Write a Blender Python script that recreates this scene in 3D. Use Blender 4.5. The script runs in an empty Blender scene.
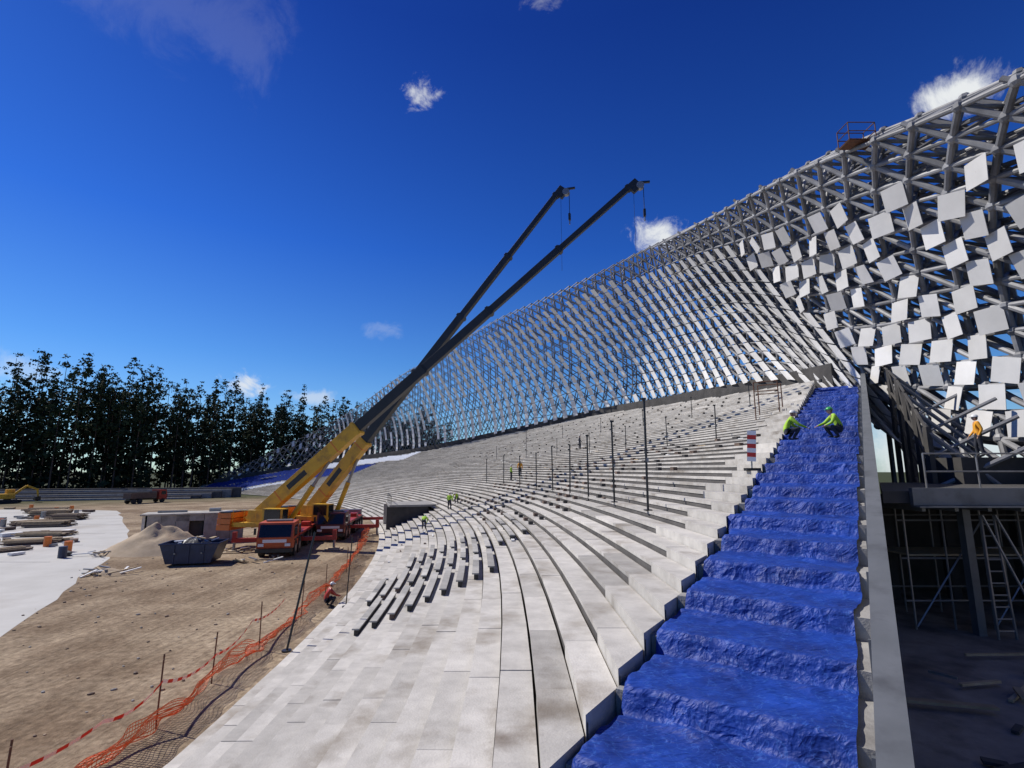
import bpy, math, random
import numpy as np
from mathutils import Vector, Matrix, noise
random.seed(4); np.random.seed(4)
scene=bpy.context.scene
rad=math.radians

# ------------------------------------------------------------------ materials
def mat_base(name):
    m=bpy.data.materials.new(name); m.use_nodes=True
    nt=m.node_tree; b=nt.nodes['Principled BSDF']
    return m,nt,b
def M(name,c1,c2=None,scale=3.0,rough=0.7,metal=0.0,bump=0.0,bscale=30.0,tone=0.0,spec=0.5,scale2=None,c3=None,stretch=None,p3=.52,c4=None,scale4=1.0,p4=.6):
    m,nt,b=mat_base(name)
    N=nt.nodes; L=nt.links
    b.inputs['Roughness'].default_value=rough; b.inputs['Metallic'].default_value=metal
    b.inputs['Specular IOR Level'].default_value=spec
    tc=N.new('ShaderNodeTexCoord')
    vec=tc.outputs['Object']
    if stretch:
        mp=N.new('ShaderNodeMapping'); mp.inputs['Scale'].default_value=stretch
        L.new(vec,mp.inputs['Vector']); vec=mp.outputs['Vector']
    if c2 is None: c2=tuple(x*0.8 for x in c1)
    n=N.new('ShaderNodeTexNoise'); n.inputs['Scale'].default_value=scale; n.inputs['Detail'].default_value=8; n.inputs['Roughness'].default_value=0.65
    L.new(vec,n.inputs['Vector'])
    cr=N.new('ShaderNodeValToRGB'); cr.color_ramp.elements[0].position=0.35; cr.color_ramp.elements[1].position=0.65
    cr.color_ramp.elements[0].color=(*c2,1); cr.color_ramp.elements[1].color=(*c1,1)
    L.new(n.outputs['Fac'],cr.inputs['Fac']); col=cr.outputs['Color']
    for cc,sc,pp in((c3,scale2 or scale*.2,p3),(c4,scale4,p4)):
        if cc is None: continue
        n3=N.new('ShaderNodeTexNoise'); n3.inputs['Scale'].default_value=sc; n3.inputs['Detail'].default_value=8; n3.inputs['Roughness'].default_value=.6
        L.new(vec,n3.inputs['Vector'])
        r3=N.new('ShaderNodeValToRGB'); r3.color_ramp.elements[0].position=pp; r3.color_ramp.elements[1].position=pp+.18
        L.new(n3.outputs['Fac'],r3.inputs['Fac'])
        mx=N.new('ShaderNodeMixRGB'); L.new(r3.outputs['Color'],mx.inputs['Fac']); L.new(col,mx.inputs['Color1']); mx.inputs['Color2'].default_value=(*cc,1)
        col=mx.outputs['Color']
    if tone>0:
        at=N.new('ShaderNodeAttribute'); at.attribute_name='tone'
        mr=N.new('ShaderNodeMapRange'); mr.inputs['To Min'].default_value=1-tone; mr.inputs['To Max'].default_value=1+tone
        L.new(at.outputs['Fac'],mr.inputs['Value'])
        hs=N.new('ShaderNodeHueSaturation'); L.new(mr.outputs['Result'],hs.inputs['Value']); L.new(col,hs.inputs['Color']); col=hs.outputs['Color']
    L.new(col,b.inputs['Base Color'])
    if bump>0:
        nb=N.new('ShaderNodeTexNoise'); nb.inputs['Scale'].default_value=bscale; nb.inputs['Detail'].default_value=6
        L.new(vec,nb.inputs['Vector'])
        bp=N.new('ShaderNodeBump'); bp.inputs['Strength'].default_value=bump; bp.inputs['Distance'].default_value=0.03
        L.new(nb.outputs['Fac'],bp.inputs['Height']); L.new(bp.outputs['Normal'],b.inputs['Normal'])
    return m
m_conc=M('concrete',(0.54,0.515,0.47),(0.42,0.40,0.365),1.8,0.9,bump=0.3,bscale=25,tone=0.24,c3=(0.27,0.24,0.20),scale2=0.55,p3=.53,spec=.25,c4=(.13,.095,.065),scale4=.42,p4=.62)
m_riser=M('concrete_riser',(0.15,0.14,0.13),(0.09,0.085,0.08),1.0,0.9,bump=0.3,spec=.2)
m_step=M('concrete_step',(0.34,0.33,0.31),(0.25,0.24,0.23),2,0.85,bump=0.3,tone=.1,spec=.3,c3=(.17,.16,.15),scale2=.8)
m_floor=M('screed_floor',(0.34,0.30,0.25),(0.22,0.195,0.165),1,0.9,bump=0.3,spec=.15,c3=(.12,.10,.08),scale2=.6)
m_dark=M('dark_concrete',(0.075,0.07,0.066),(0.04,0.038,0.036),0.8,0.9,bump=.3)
m_wall=M('painted_steel_wall',(0.19,0.20,0.21),(0.14,0.15,0.155),0.7,0.5,metal=0.3,c3=(.11,.115,.12),scale2=1.5)
m_tube=M('galvanised_tube',(0.27,0.27,0.275),(0.16,0.16,0.165),0.9,0.55,metal=0.15,tone=.3,spec=.35)
m_panel=M('aluminium_panel',(0.70,0.685,0.655),(0.58,0.57,0.545),0.35,0.7,metal=0.0,tone=.18,spec=.12)
m_black=M('black_steel',(0.02,0.02,0.022),(0.012,0.012,0.012),3,0.4)
m_boom=M('dark_boom_paint',(0.024,0.025,0.027),(0.014,0.014,0.015),1,0.45)
m_yel=M('crane_yellow',(0.74,0.43,0.02),(0.62,0.34,0.02),1.2,0.4,c3=(0.38,0.2,0.03),scale2=.8)
m_org=M('crane_orange',(0.75,0.20,0.03),(0.6,0.15,0.02),1.2,0.4)
m_red=M('crane_red',(0.42,0.035,0.02),(0.3,0.03,0.02),1.2,0.4)
m_cab=M('cab_orange_red',(0.55,0.10,0.03),(0.4,0.07,0.02),2,0.4,c3=(.25,.06,.03),scale2=1)
m_cab2=M('cab_dark_red',(0.14,0.03,0.025),(0.09,0.02,0.02),2,0.4)
m_glass=M('dark_glass',(0.015,0.02,0.025),(0.01,0.012,0.015),1,0.08)
m_rubber=M('rubber',(0.025,0.025,0.025),(0.04,0.035,0.03),5,0.9)
m_grey=M('grey_metal',(0.30,0.30,0.30),(0.22,0.22,0.22),3,0.4,metal=.5)
m_navyp=M('navy_paint',(0.02,0.035,0.09),(0.012,0.02,0.05),2,0.4,c3=(.08,.05,.04),scale2=2,p3=.6)
m_tarpblk=M('black_sheeting',(0.02,0.022,0.03),(0.01,0.01,0.015),2,0.35,bump=.8,bscale=6)
m_wood=M('sawn_timber',(0.45,0.35,0.22),(0.33,0.25,0.15),3,0.8,tone=.25)
m_rust=M('rusty_steel',(0.16,0.07,0.035),(0.09,0.045,0.03),8,0.85)
m_skin=M('skin',(0.5,0.3,0.21),(0.45,0.26,0.18),5,0.6)
m_lime=M('hivis_lime',(0.38,0.62,0.04),(0.28,0.5,0.03),4,0.7)
m_hior=M('hivis_orange',(0.8,0.38,0.02),(0.7,0.3,0.02),4,0.7)
m_navy=M('work_trousers',(0.03,0.035,0.05),(0.02,0.022,0.03),4,0.85)
m_helg=M('helmet_green',(0.05,0.38,0.10),(0.04,0.32,0.09),4,0.3)
m_helw=M('helmet_white',(0.75,0.75,0.72),(0.7,0.7,0.68),4,0.3)
m_white=M('white_paint',(0.78,0.78,0.76),(0.7,0.7,0.68),4,0.5)
m_redp=M('red_paint',(0.6,0.03,0.02),(0.5,0.03,0.02),4,0.5)
m_net=M('orange_net',(0.85,0.16,0.04),(0.7,0.12,0.03),4,0.6)
m_tarpw=M('white_sheet',(0.72,0.74,0.78),(0.6,0.62,0.66),1,0.5,bump=.5,bscale=3)
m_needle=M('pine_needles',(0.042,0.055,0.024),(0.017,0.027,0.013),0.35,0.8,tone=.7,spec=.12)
m_bark=M('pine_bark',(0.15,0.085,0.05),(0.07,0.05,0.035),1,0.9)
m_sandpile=M('sand_pile',(0.42,0.33,0.23),(0.35,0.27,0.18),2,0.95,bump=.6,bscale=8)
m_pad=M('pale_membrane',(0.48,0.47,0.44),(0.40,0.39,0.36),0.25,0.85,bump=.2,bscale=5,c3=(0.33,0.30,0.26),scale2=.10,c4=(.24,.19,.14),scale4=.05,p4=.56)
m_bench=M('bench_plank',(0.46,0.44,0.40),(0.34,0.33,0.30),2,0.7,tone=.3)
m_brown=M('brown_block',(0.16,0.11,0.08),(0.1,0.07,0.055),3,0.8,tone=.3)

# blue tarp
m_blue,nt,b=mat_base('blue_tarpaulin')
N=nt.nodes;L=nt.links
tc=N.new('ShaderNodeTexCoord')
n=N.new('ShaderNodeTexNoise'); n.inputs['Scale'].default_value=1.3; n.inputs['Detail'].default_value=9; n.inputs['Roughness'].default_value=.65; L.new(tc.outputs['Object'],n.inputs['Vector'])
cr=N.new('ShaderNodeValToRGB'); cr.color_ramp.elements[0].position=.35; cr.color_ramp.elements[1].position=.68
cr.color_ramp.elements[0].color=(0.003,0.022,0.17,1); cr.color_ramp.elements[1].color=(0.008,0.055,0.36,1)
L.new(n.outputs['Fac'],cr.inputs['Fac'])
nc=N.new('ShaderNodeTexNoise'); nc.inputs['Scale'].default_value=2.6; nc.inputs['Detail'].default_value=5; nc.inputs['Distortion'].default_value=1.6; L.new(tc.outputs['Object'],nc.inputs['Vector'])
rc=N.new('ShaderNodeValToRGB'); ee=rc.color_ramp.elements; ee[0].position=.485; ee[0].color=(0,0,0,1); ee[1].position=.515; ee[1].color=(0,0,0,1); q_=ee.new(.5); q_.color=(.45,.45,.45,1)
L.new(nc.outputs['Fac'],rc.inputs['Fac'])
mx=N.new('ShaderNodeMixRGB'); L.new(rc.outputs['Color'],mx.inputs['Fac']); L.new(cr.outputs['Color'],mx.inputs['Color1']); mx.inputs['Color2'].default_value=(.05,.15,.50,1)
L.new(mx.outputs['Color'],b.inputs['Base Color'])
b.inputs['Roughness'].default_value=0.58; b.inputs['Specular IOR Level'].default_value=.4
mp=N.new('ShaderNodeMapping'); mp.inputs['Rotation'].default_value=(0,0,rad(35)); mp.inputs['Scale'].default_value=(.5,1.6,1); L.new(tc.outputs['Object'],mp.inputs['Vector'])
def ridge(sc,dist):
    a=N.new('ShaderNodeTexNoise'); a.inputs['Scale'].default_value=sc; a.inputs['Detail'].default_value=3; a.inputs['Distortion'].default_value=dist; L.new(mp.outputs['Vector'],a.inputs['Vector'])
    s=N.new('ShaderNodeMath'); s.operation='SUBTRACT'; s.inputs[1].default_value=.5; L.new(a.outputs['Fac'],s.inputs[0])
    ab=N.new('ShaderNodeMath'); ab.operation='ABSOLUTE'; L.new(s.outputs[0],ab.inputs[0])
    m_=N.new('ShaderNodeMath'); m_.operation='MULTIPLY'; m_.inputs[1].default_value=-3.0; L.new(ab.outputs[0],m_.inputs[0]); return m_.outputs[0]
r1_=ridge(2.2,.6); r2_=ridge(5.5,.3)
ma=N.new('ShaderNodeMath'); ma.operation='MULTIPLY_ADD'; ma.inputs[1].default_value=.45; L.new(r2_,ma.inputs[0]); L.new(r1_,ma.inputs[2])
bp=N.new('ShaderNodeBump'); bp.inputs['Strength'].default_value=0.7; bp.inputs['Distance'].default_value=0.06
L.new(ma.outputs[0],bp.inputs['Height']); L.new(bp.outputs['Normal'],b.inputs['Normal'])

# ground
m_ground,nt,b=mat_base('sandy_ground')
N=nt.nodes;L=nt.links
tc=N.new('ShaderNodeTexCoord')
def nz(scale,det=8,vec=None,dist=0):
    n=N.new('ShaderNodeTexNoise'); n.inputs['Scale'].default_value=scale; n.inputs['Detail'].default_value=det; n.inputs['Distortion'].default_value=dist
    n.inputs['Roughness'].default_value=.62
    L.new(vec or tc.outputs['Object'],n.inputs['Vector']); return n.outputs['Fac']
def ramp(f,p0,p1,c0,c1):
    r=N.new('ShaderNodeValToRGB'); r.color_ramp.elements[0].position=p0; r.color_ramp.elements[1].position=p1
    r.color_ramp.elements[0].color=(*c0,1); r.color_ramp.elements[1].color=(*c1,1); L.new(f,r.inputs['Fac']); return r.outputs['Color']
def mix(f,a,bb,bt='MIX'):
    x=N.new('ShaderNodeMixRGB'); x.blend_type=bt
    if isinstance(f,float): x.inputs['Fac'].default_value=f
    else: L.new(f,x.inputs['Fac'])
    L.new(a,x.inputs['Color1']); L.new(bb,x.inputs['Color2']); return x.outputs['Color']
sand=ramp(nz(0.14,11),.40,.60,(0.20,0.145,0.095),(0.38,0.305,0.215))
fine=ramp(nz(4.0,11),.3,.7,(0.58,0.55,0.52),(1.25,1.24,1.22))
c=mix(1.0,sand,fine,'MULTIPLY')
mp=N.new('ShaderNodeMapping'); mp.inputs['Rotation'].default_value=(0,0,rad(-12)); mp.inputs['Scale'].default_value=(.9,0.05,1); L.new(tc.outputs['Object'],mp.inputs['Vector'])
tr=ramp(nz(1.0,7,mp.outputs['Vector'],0.9),.44,.58,(0.78,0.76,0.74),(1.08,1.07,1.06))
c=mix(0.5,c,tr,'MULTIPLY')
peb=N.new('ShaderNodeTexVoronoi'); peb.inputs['Scale'].default_value=2.6; L.new(tc.outputs['Object'],peb.inputs['Vector'])
pc=ramp(peb.outputs['Distance'],.05,.14,(0.5,0.46,0.42),(1,1,1))
c=mix(0.6,c,pc,'MULTIPLY')
ln=N.new('ShaderNodeVectorMath'); ln.operation='LENGTH'; L.new(tc.outputs['Object'],ln.inputs[0])
mr=N.new('ShaderNodeMapRange'); mr.inputs['From Min'].default_value=125; mr.inputs['From Max'].default_value=160; L.new(ln.outputs['Value'],mr.inputs['Value'])
far=ramp(nz(0.3),.3,.7,(0.03,0.035,0.015),(0.07,0.08,0.03))
c=mix(mr.outputs['Result'],c,far)
L.new(c,b.inputs['Base Color']); b.inputs['Roughness'].default_value=.95; b.inputs['Specular IOR Level'].default_value=.15
bp=N.new('ShaderNodeBump'); bp.inputs['Strength'].default_value=.9; bp.inputs['Distance'].default_value=.18
ad=N.new('ShaderNodeMath'); ad.operation='ADD'; L.new(nz(1.8,10),ad.inputs[0]); L.new(nz(1.0,4,mp.outputs['Vector'],.6),ad.inputs[1])
L.new(ad.outputs[0],bp.inputs['Height']); L.new(bp.outputs['Normal'],b.inputs['Normal'])

# ------------------------------------------------------------------ mesh builder
class MB:
    def __init__(s): s.v=[];s.f=[];s.m=[];s.t=[];s.mats=[]
    def mi(s,mat):
        if mat not in s.mats: s.mats.append(mat)
        return s.mats.index(mat)
    def add(s,vs,fs,mat,tone=0.5):
        o=len(s.v); s.v.extend([tuple(p) for p in vs]); k=s.mi(mat)
        for f in fs: s.f.append(tuple(i+o for i in f)); s.m.append(k); s.t.append(tone)
    def hexa(s,p,mat,tone=.5):
        s.add(p,[(3,2,1,0),(4,5,6,7),(0,1,5,4),(1,2,6,5),(2,3,7,6),(3,0,4,7)],mat,tone)
    def box(s,c,size,mat,rz=0.0,Mx=None,tone=.5):
        hx,hy,hz=[a/2 for a in size]
        R=Mx if Mx is not None else Matrix.Rotation(rz,3,'Z')
        c=Vector(c)
        p=[c+R@Vector((x*hx,y*hy,z*hz)) for z in(-1,1) for x,y in((-1,-1),(1,-1),(1,1),(-1,1))]
        s.hexa(p,mat,tone)
    def tube(s,a,b_,r1,mat,r2=None,n=6,tone=.5,caps=True):
        a=Vector(a);b_=Vector(b_); r2=r1 if r2 is None else r2
        d=(b_-a)
        if d.length<1e-6: return
        d.normalize(); h=Vector((0,0,1)) if abs(d.z)<.9 else Vector((1,0,0))
        x=d.cross(h).normalized(); y=d.cross(x)
        vs=[];fs=[]
        for k in range(n):
            an=2*math.pi*k/n; o=x*math.cos(an)+y*math.sin(an)
            vs.append(a+o*r1); vs.append(b_+o*r2)
        for k in range(n):
            k2=(k+1)%n; fs.append((2*k,2*k2,2*k2+1,2*k+1))
        if caps:
            fs.append(tuple(2*k for k in range(n))[::-1]); fs.append(tuple(2*k+1 for k in range(n)))
        s.add(vs,fs,mat,tone)
    def ell(s,c,r,mat,nu=12,nv=8,R=None,zmin=-1,tone=.5):
        c=Vector(c);vs=[];fs=[]
        for j in range(nv+1):
            ph=math.asin(zmin)+(math.pi/2-math.asin(zmin))*j/nv
            for i in range(nu):
                th=2*math.pi*i/nu
                q=Vector((r[0]*math.cos(ph)*math.cos(th),r[1]*math.cos(ph)*math.sin(th),r[2]*math.sin(ph)))
                if R: q=R@q
                vs.append(c+q)
        for j in range(nv):
            for i in range(nu):
                i2=(i+1)%nu; fs.append((j*nu+i,j*nu+i2,(j+1)*nu+i2,(j+1)*nu+i))
        s.add(vs,fs,mat,tone)
    def prism(s,prof,w,mat,T):
        n=len(prof); vs=[T((-w/2,y,z)) for y,z in prof]+[T((w/2,y,z)) for y,z in prof]
        fs=[tuple(range(n)),tuple(range(2*n-1,n-1,-1))]+[(i,i+n,(i+1)%n+n,(i+1)%n) for i in range(n)]
        s.add(vs,fs,mat)
    def build(s,name,smooth=False,bevel=0):
        me=bpy.data.meshes.new(name); me.from_pydata(s.v,[],s.f); 
        for m in s.mats: me.materials.append(m)
        me.polygons.foreach_set('material_index',s.m)
        a=me.attributes.new('tone','FLOAT','FACE'); a.data.foreach_set('value',s.t)
        if smooth: me.polygons.foreach_set('use_smooth',[True]*len(me.polygons))
        me.update()
        ob=bpy.data.objects.new(name,me); scene.collection.objects.link(ob)
        if bevel:
            bm=ob.modifiers.new('bevel','BEVEL'); bm.width=bevel; bm.segments=2; bm.limit_method='ANGLE'
        return ob

# ------------------------------------------------------------------ site layout (metres; z=0 is the sand field)
O=Vector((-182.0,10.5,0)); R0=174.0; TR=0.6; RI=0.24
def pol(R,thd,z): 
    t=rad(thd); return Vector((O.x+R*math.cos(t),O.y+R*math.sin(t),z))
Wk=([-14,0,7,15,24,32,39,52,62,64],[29,31,34,40,44,37.5,29,21,6,4])
def Wd(th): return sum(float(np.interp(th+d,*Wk)) for d in(-1.5,-.5,.5,1.5))/4
S0=Vector((.65,6.85,0)); SD=Vector((math.sin(rad(35)),math.cos(rad(35)),0)); SN=Vector((SD.y,-SD.x,0)); SW=3.18
def stair_a(r):
    p=S0-O; b_=p.dot(SD); c=p.length_squared-r*r
    return -b_+math.sqrt(b_*b_-c)
def theta_s(r):
    q=S0+SD*stair_a(r)-O; return math.degrees(math.atan2(q.y,q.x))
def stand_z(x,y):
    r=math.hypot(x-O.x,y-O.y); n=math.floor((r-R0)/TR); return RI*(n+1)
TH_END=62.5

# ---- grandstand tiers
mb=MB(); NT=75
for n in range(NT):
    r0=R0+n*TR; r1=r0+TR; zt=RI*(n+1)
    th=theta_s(r0); th1=theta_s(r1-.02)
    step=math.degrees(random.choice([3.0,3.0,4.2])/r0); first=True
    e=th+step*random.uniform(.5,1.0); rowt=random.uniform(-.14,.14)+(.12 if n%3==0 else 0)
    while th<TH_END:
        mid=(th+e)/2
        if Wd(mid)>=n*TR+.3:
            g=math.degrees(.007/r0)
            a0=th+g; a1=e-g; b0=(th1 if first else th)+g
            ri=r0-.01; ro=r1-.04; dz=random.uniform(-.008,.008)
            t=.5+rowt+random.uniform(-.28,.28)
            if random.random()<.06: t=random.choice([-.5,1.3])
            dp=.10 if not first else RI+.5
            p=[pol(ri,a0,zt-dp),pol(ro,b0,zt-dp),pol(ro,a1,zt-dp),pol(ri,a1,zt-dp)]
            q=[Vector((v.x,v.y,zt+dz)) for v in p]
            mb.hexa(p+q,m_conc,t)
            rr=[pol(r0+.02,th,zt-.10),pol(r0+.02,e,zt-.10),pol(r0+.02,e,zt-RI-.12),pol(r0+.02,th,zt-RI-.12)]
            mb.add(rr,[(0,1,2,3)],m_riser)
        th=e; e=th+step; first=False
mb.build('grandstand_tiers')

mb=MB()
ths=np.arange(8.2,TH_END,0.5)
for a,c in zip(ths[:-1],ths[1:]):
    ra=R0+Wd(a)+.9; rc=R0+Wd(c)+.9; za=.4*Wd(a)+1.5; zc=.4*Wd(c)+1.5
    p=[pol(ra,a,0),pol(ra+.5,a,0),pol(rc+.5,c,0),pol(rc,c,0)]
    q=[pol(ra,a,za),pol(ra+.5,a,za),pol(rc+.5,c,zc),pol(rc,c,zc)]
    mb.hexa(p+q,m_dark)
mb.build('rear_ring_beam')

# ---- stairs
mb=MB()
A0,A1=-14.0,41.0; ST=1.5; SR=.36; SZ=3.55
k=math.floor(A0/ST)
while k*ST<A1:
    a=k*ST; z=k*SR+SZ
    for w0,w1,dz in((.0,2.8,-.05),(2.8,SW,0.0)):
        c0=S0+SD*a+SN*w0; c1=S0+SD*a+SN*w1; c2=S0+SD*(a+ST)+SN*w1; c3=S0+SD*(a+ST)+SN*w0
        zb=max(z-1.6,0)
        p=[Vector((c.x,c.y,zb)) for c in(c0,c1,c2,c3)]; q=[Vector((c.x,c.y,z+dz)) for c in(c0,c1,c2,c3)]
        mb.hexa(p+q,m_step,random.random())
    k+=1
mb.build('concrete_staircase')
def sst(x): x=min(max(x,0),1); return x*x*(3-2*x)
def tarp_h(a,w):
    kk=math.floor(a/ST); f=(a/ST-kk)*ST
    wob=.09*noise.noise(Vector((w*.8,kk*3.1,2)))+.08
    z=kk*SR+SZ+.03
    e0=ST-.20+wob
    z+=SR*sst((f-e0)/(ST-.01-e0)) if f>e0 else 0
    z+=.02*math.exp(-((f-.08)/.12)**2)*(1+noise.noise(Vector((w*1.1,kk*2.3,8))))
    z+=.04*math.exp(-((f-e0+.12)/.09)**2)*(1+1.5*noise.noise(Vector((w*1.3,kk*1.7,4))))
    z+=.03+.03*noise.noise(Vector((a*.8,w*.9,0)))+.05*abs(noise.noise(Vector((a*1.9+w*1.0,w*.8,3))))
    z+=.012*noise.noise(Vector((a*5,w*5+a*2,7)))
    return z
na=int((A1-.5-A0)/.045); nw=54
vs=[];fs=[]
for i in range(na+1):
    a=A0+.2+i*.045
    wl=.10+.22*noise.noise(Vector((a*.7,0,1)))+.08*noise.noise(Vector((a*3,0,5))); wl=max(wl,-.02); wr=2.92+.13*noise.noise(Vector((a*.8,4,2)))
    for j in range(nw+1):
        w=wl+(wr-wl)*j/nw
        p=S0+SD*(a+.05*noise.noise(Vector((w*2,a*.6,9))))+SN*w
        z=tarp_h(a,w)
        if j==0: z-=.06
        vs.append((p.x,p.y,z))
for i in range(na):
    for j in range(nw):
        o=i*(nw+1)+j; fs.append((o,o+1,o+nw+2,o+nw+1))
mb=MB(); mb.add(vs,fs,m_blue); mb.build('blue_tarpaulin',smooth=True)

# ---- parapet wall
mb=MB()
nseg=28
def wp(a,o,z):
    p=S0+SD*a+SN*o; return Vector((p.x,p.y,z))
for i in range(nseg):
    a=A0+(A1+1-A0)*i/nseg; c=A0+(A1+1-A0)*(i+1)/nseg
    za=a/ST*SR+SZ+.95; zc=c/ST*SR+SZ+.95
    p=[wp(a+.012,SW+.01,0),wp(a+.012,SW+.22,0),wp(c,SW+.22,0),wp(c,SW+.01,0)]
    q=[wp(a+.012,SW+.01,za),wp(a+.012,SW+.22,za),wp(c,SW+.22,zc),wp(c,SW+.01,zc)]
    mb.hexa(p+q,m_wall)
    p=[wp(a,SW-.02,za),wp(a,SW+.25,za),wp(c,SW+.25,zc),wp(c,SW-.02,zc)]
    p=[x+Vector((0,0,.003)) for x in p]
    q=[x+Vector((0,0,.04)) for x in p]
    mb.hexa(p+q,m_wall)
    p=wp(a,SW-.03,za-.45); mb.box(p,(.05,.05,.85),m_wall,rz=rad(-35))
mb.build('parapet_wall')

# ---- lattice canopy
bR=([-14,5,9,10.3,12,15,20,24,31,39,52,62],[206.5,206.8,207.2,208,210,212.5,217.5,220,213.5,205,196.5,181])
bZ=([-14,5,9,10.4,12,15,20,24,31,39,52,62],[4.6,5.0,5.8,8.0,14.0,16.0,18.2,19,16.2,12.8,9.6,2.6])
tR=([-14,-4,0,2.5,4.9,8.45,17.4,29.3,40,52.6,62],[212,207.5,205.2,204,203,204.7,210.5,203.5,196.5,197.5,180.5])
tZ=([-14,2.5,4.9,8.45,17.4,29.3,40,52.6,62],[22.0,22.9,26.1,30.2,39.2,39.2,31.6,20.6,4.0])
def sm(th,k): return sum(float(np.interp(th+d,*k)) for d in(-1.6,-.8,0,.8,1.6))/5
prof_cache={}
def profile(th):
    key=round(th,3)
    if key in prof_cache: return prof_cache[key]
    rb,zb,rt,zt=sm(th,bR),sm(th,bZ),sm(th,tR),sm(th,tZ)
    h=zt-zb
    kk=float(np.interp(th,[0,8,16,30,45,60],[.26,.30,.32,.28,.2,.12]))
    c=(min(rb,rt)*.5+max(rb,rt)*.5+kk*h,zb+.46*h)
    pts=[]
    for i in range(33):
        t=i/32
        pts.append(((1-t)**2*rb+2*t*(1-t)*c[0]+t*t*rt,(1-t)**2*zb+2*t*(1-t)*c[1]+t*t*zt))
    pts=np.array(pts); d=np.r_[0,np.cumsum(np.hypot(*np.diff(pts,axis=0).T))]
    prof_cache[key]=(pts,d); return prof_cache[key]
def skew(th): return float(np.interp(th,[-14,12,30],[4,4,0]))
def scr(th,v,off=0.0):
    pts,d=profile(th); s=v*d[-1]
    r=float(np.interp(s,d,pts[:,0])); z=float(np.interp(s,d,pts[:,1]))
    if off:
        e=.4; r1=float(np.interp(min(s+e,d[-1]),d,pts[:,0]))-float(np.interp(max(s-e,0),d,pts[:,0]))
        z1=float(np.interp(min(s+e,d[-1]),d,pts[:,1]))-float(np.interp(max(s-e,0),d,pts[:,1]))
        l=math.hypot(r1,z1) or 1; r+=off*z1/l; z-=off*r1/l
    return pol(r,th-skew(th)*max(0,1-v)**2.1,z)
DT=.66; TH0=-7.0
ncol=int((62-TH0)/DT)
def NR(i):
    th=TH0+i*DT
    return 15 if th<30 else (13 if th<42 else (9 if th<54 else 5))
mb=MB()
def Fp(i,j,n):
    th=TH0+(i+.5*(j%2))*DT; return scr(th,j/n)
def Bp(i,j,n):
    th=TH0+(i+.5*((j+1)%2))*DT; return scr(th,min((j+.15)/n,1),2.1 if th<46 else 1.2)
def tb(a,b_,r,near): mb.tube(a,b_,r,m_tube,n=8 if near else 5,tone=random.random(),caps=False)
for i in range(ncol):
    th=TH0+i*DT; near=th<15; n=NR(i)
    rf=float(np.interp(th,[3,12,30,60],[.17,.14,.10,.07])); rb=rf*1.05
    for j in range(n+1):
        f=Fp(i,j,n); bk=Bp(i,j,n)
        i1=i+(1 if j%2 else -1); i2=i+(-1 if j%2 else 1)
        if j<n:
            tb(f,Fp(i,j+1,n),rf,near)
            if i1>=0: tb(f,Fp(i1,j+1,n),rf,near)
            tb(bk,Bp(i,j+1,n),rb,near)
            if i2>=0: tb(bk,Bp(i2,j+1,n),rb,near)
            if near or j%2: tb(f,Bp(i,j+1,n),rf*.75,near)
            if near: tb(bk,Fp(i,j+1,n),rf*.7,near)
        if near or j%2==0: tb(bk,Bp(i+1,j,n),rb*.8,near)
        if near:
            tb(f,Fp(i+1,j,n),rf*.8,near)
            if j>0: tb(f,Bp(max(i-1,0),j,n),rf*.7,near)
        tb(f,bk,rf*.75,near)
        if th<12:
            mb.ell(f,(.29,.29,.29),m_tube,8,5,tone=random.random()); mb.ell(bk,(.29,.29,.29),m_tube,7,4,tone=random.random())
        if j==n and i%2==0: tb(f,f+(f-Fp(i,n-1,n)).normalized()*.6,rf*.8,near)
def ribbon(th,v0,v1,hw,mat,tone):
    # curved sheet-metal fin segment that follows the surface; one edge stands slightly prouder
    vs=[]
    for vv in(v0,(v0+v1)/2,v1):
        vs+=[scr(th-hw,vv,-.60),scr(th,vv,-.54),scr(th+hw,vv,-.42)]
    th_=[v+Vector((.022,.01,0)) for v in vs]
    fs=[]
    for a in range(2):
        for b_ in range(2):
            o=a*3+b_; fs.append((o,o+1,o+4,o+3)); fs.append((o+9,o+12,o+13,o+10))
    for p_,q in((0,3),(3,6),(2,5),(5,8),(0,1),(1,2),(6,7),(7,8)): fs.append((p_,q,q+9,p_+9))
    mb.add(vs+th_,fs,mat,tone)
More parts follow.
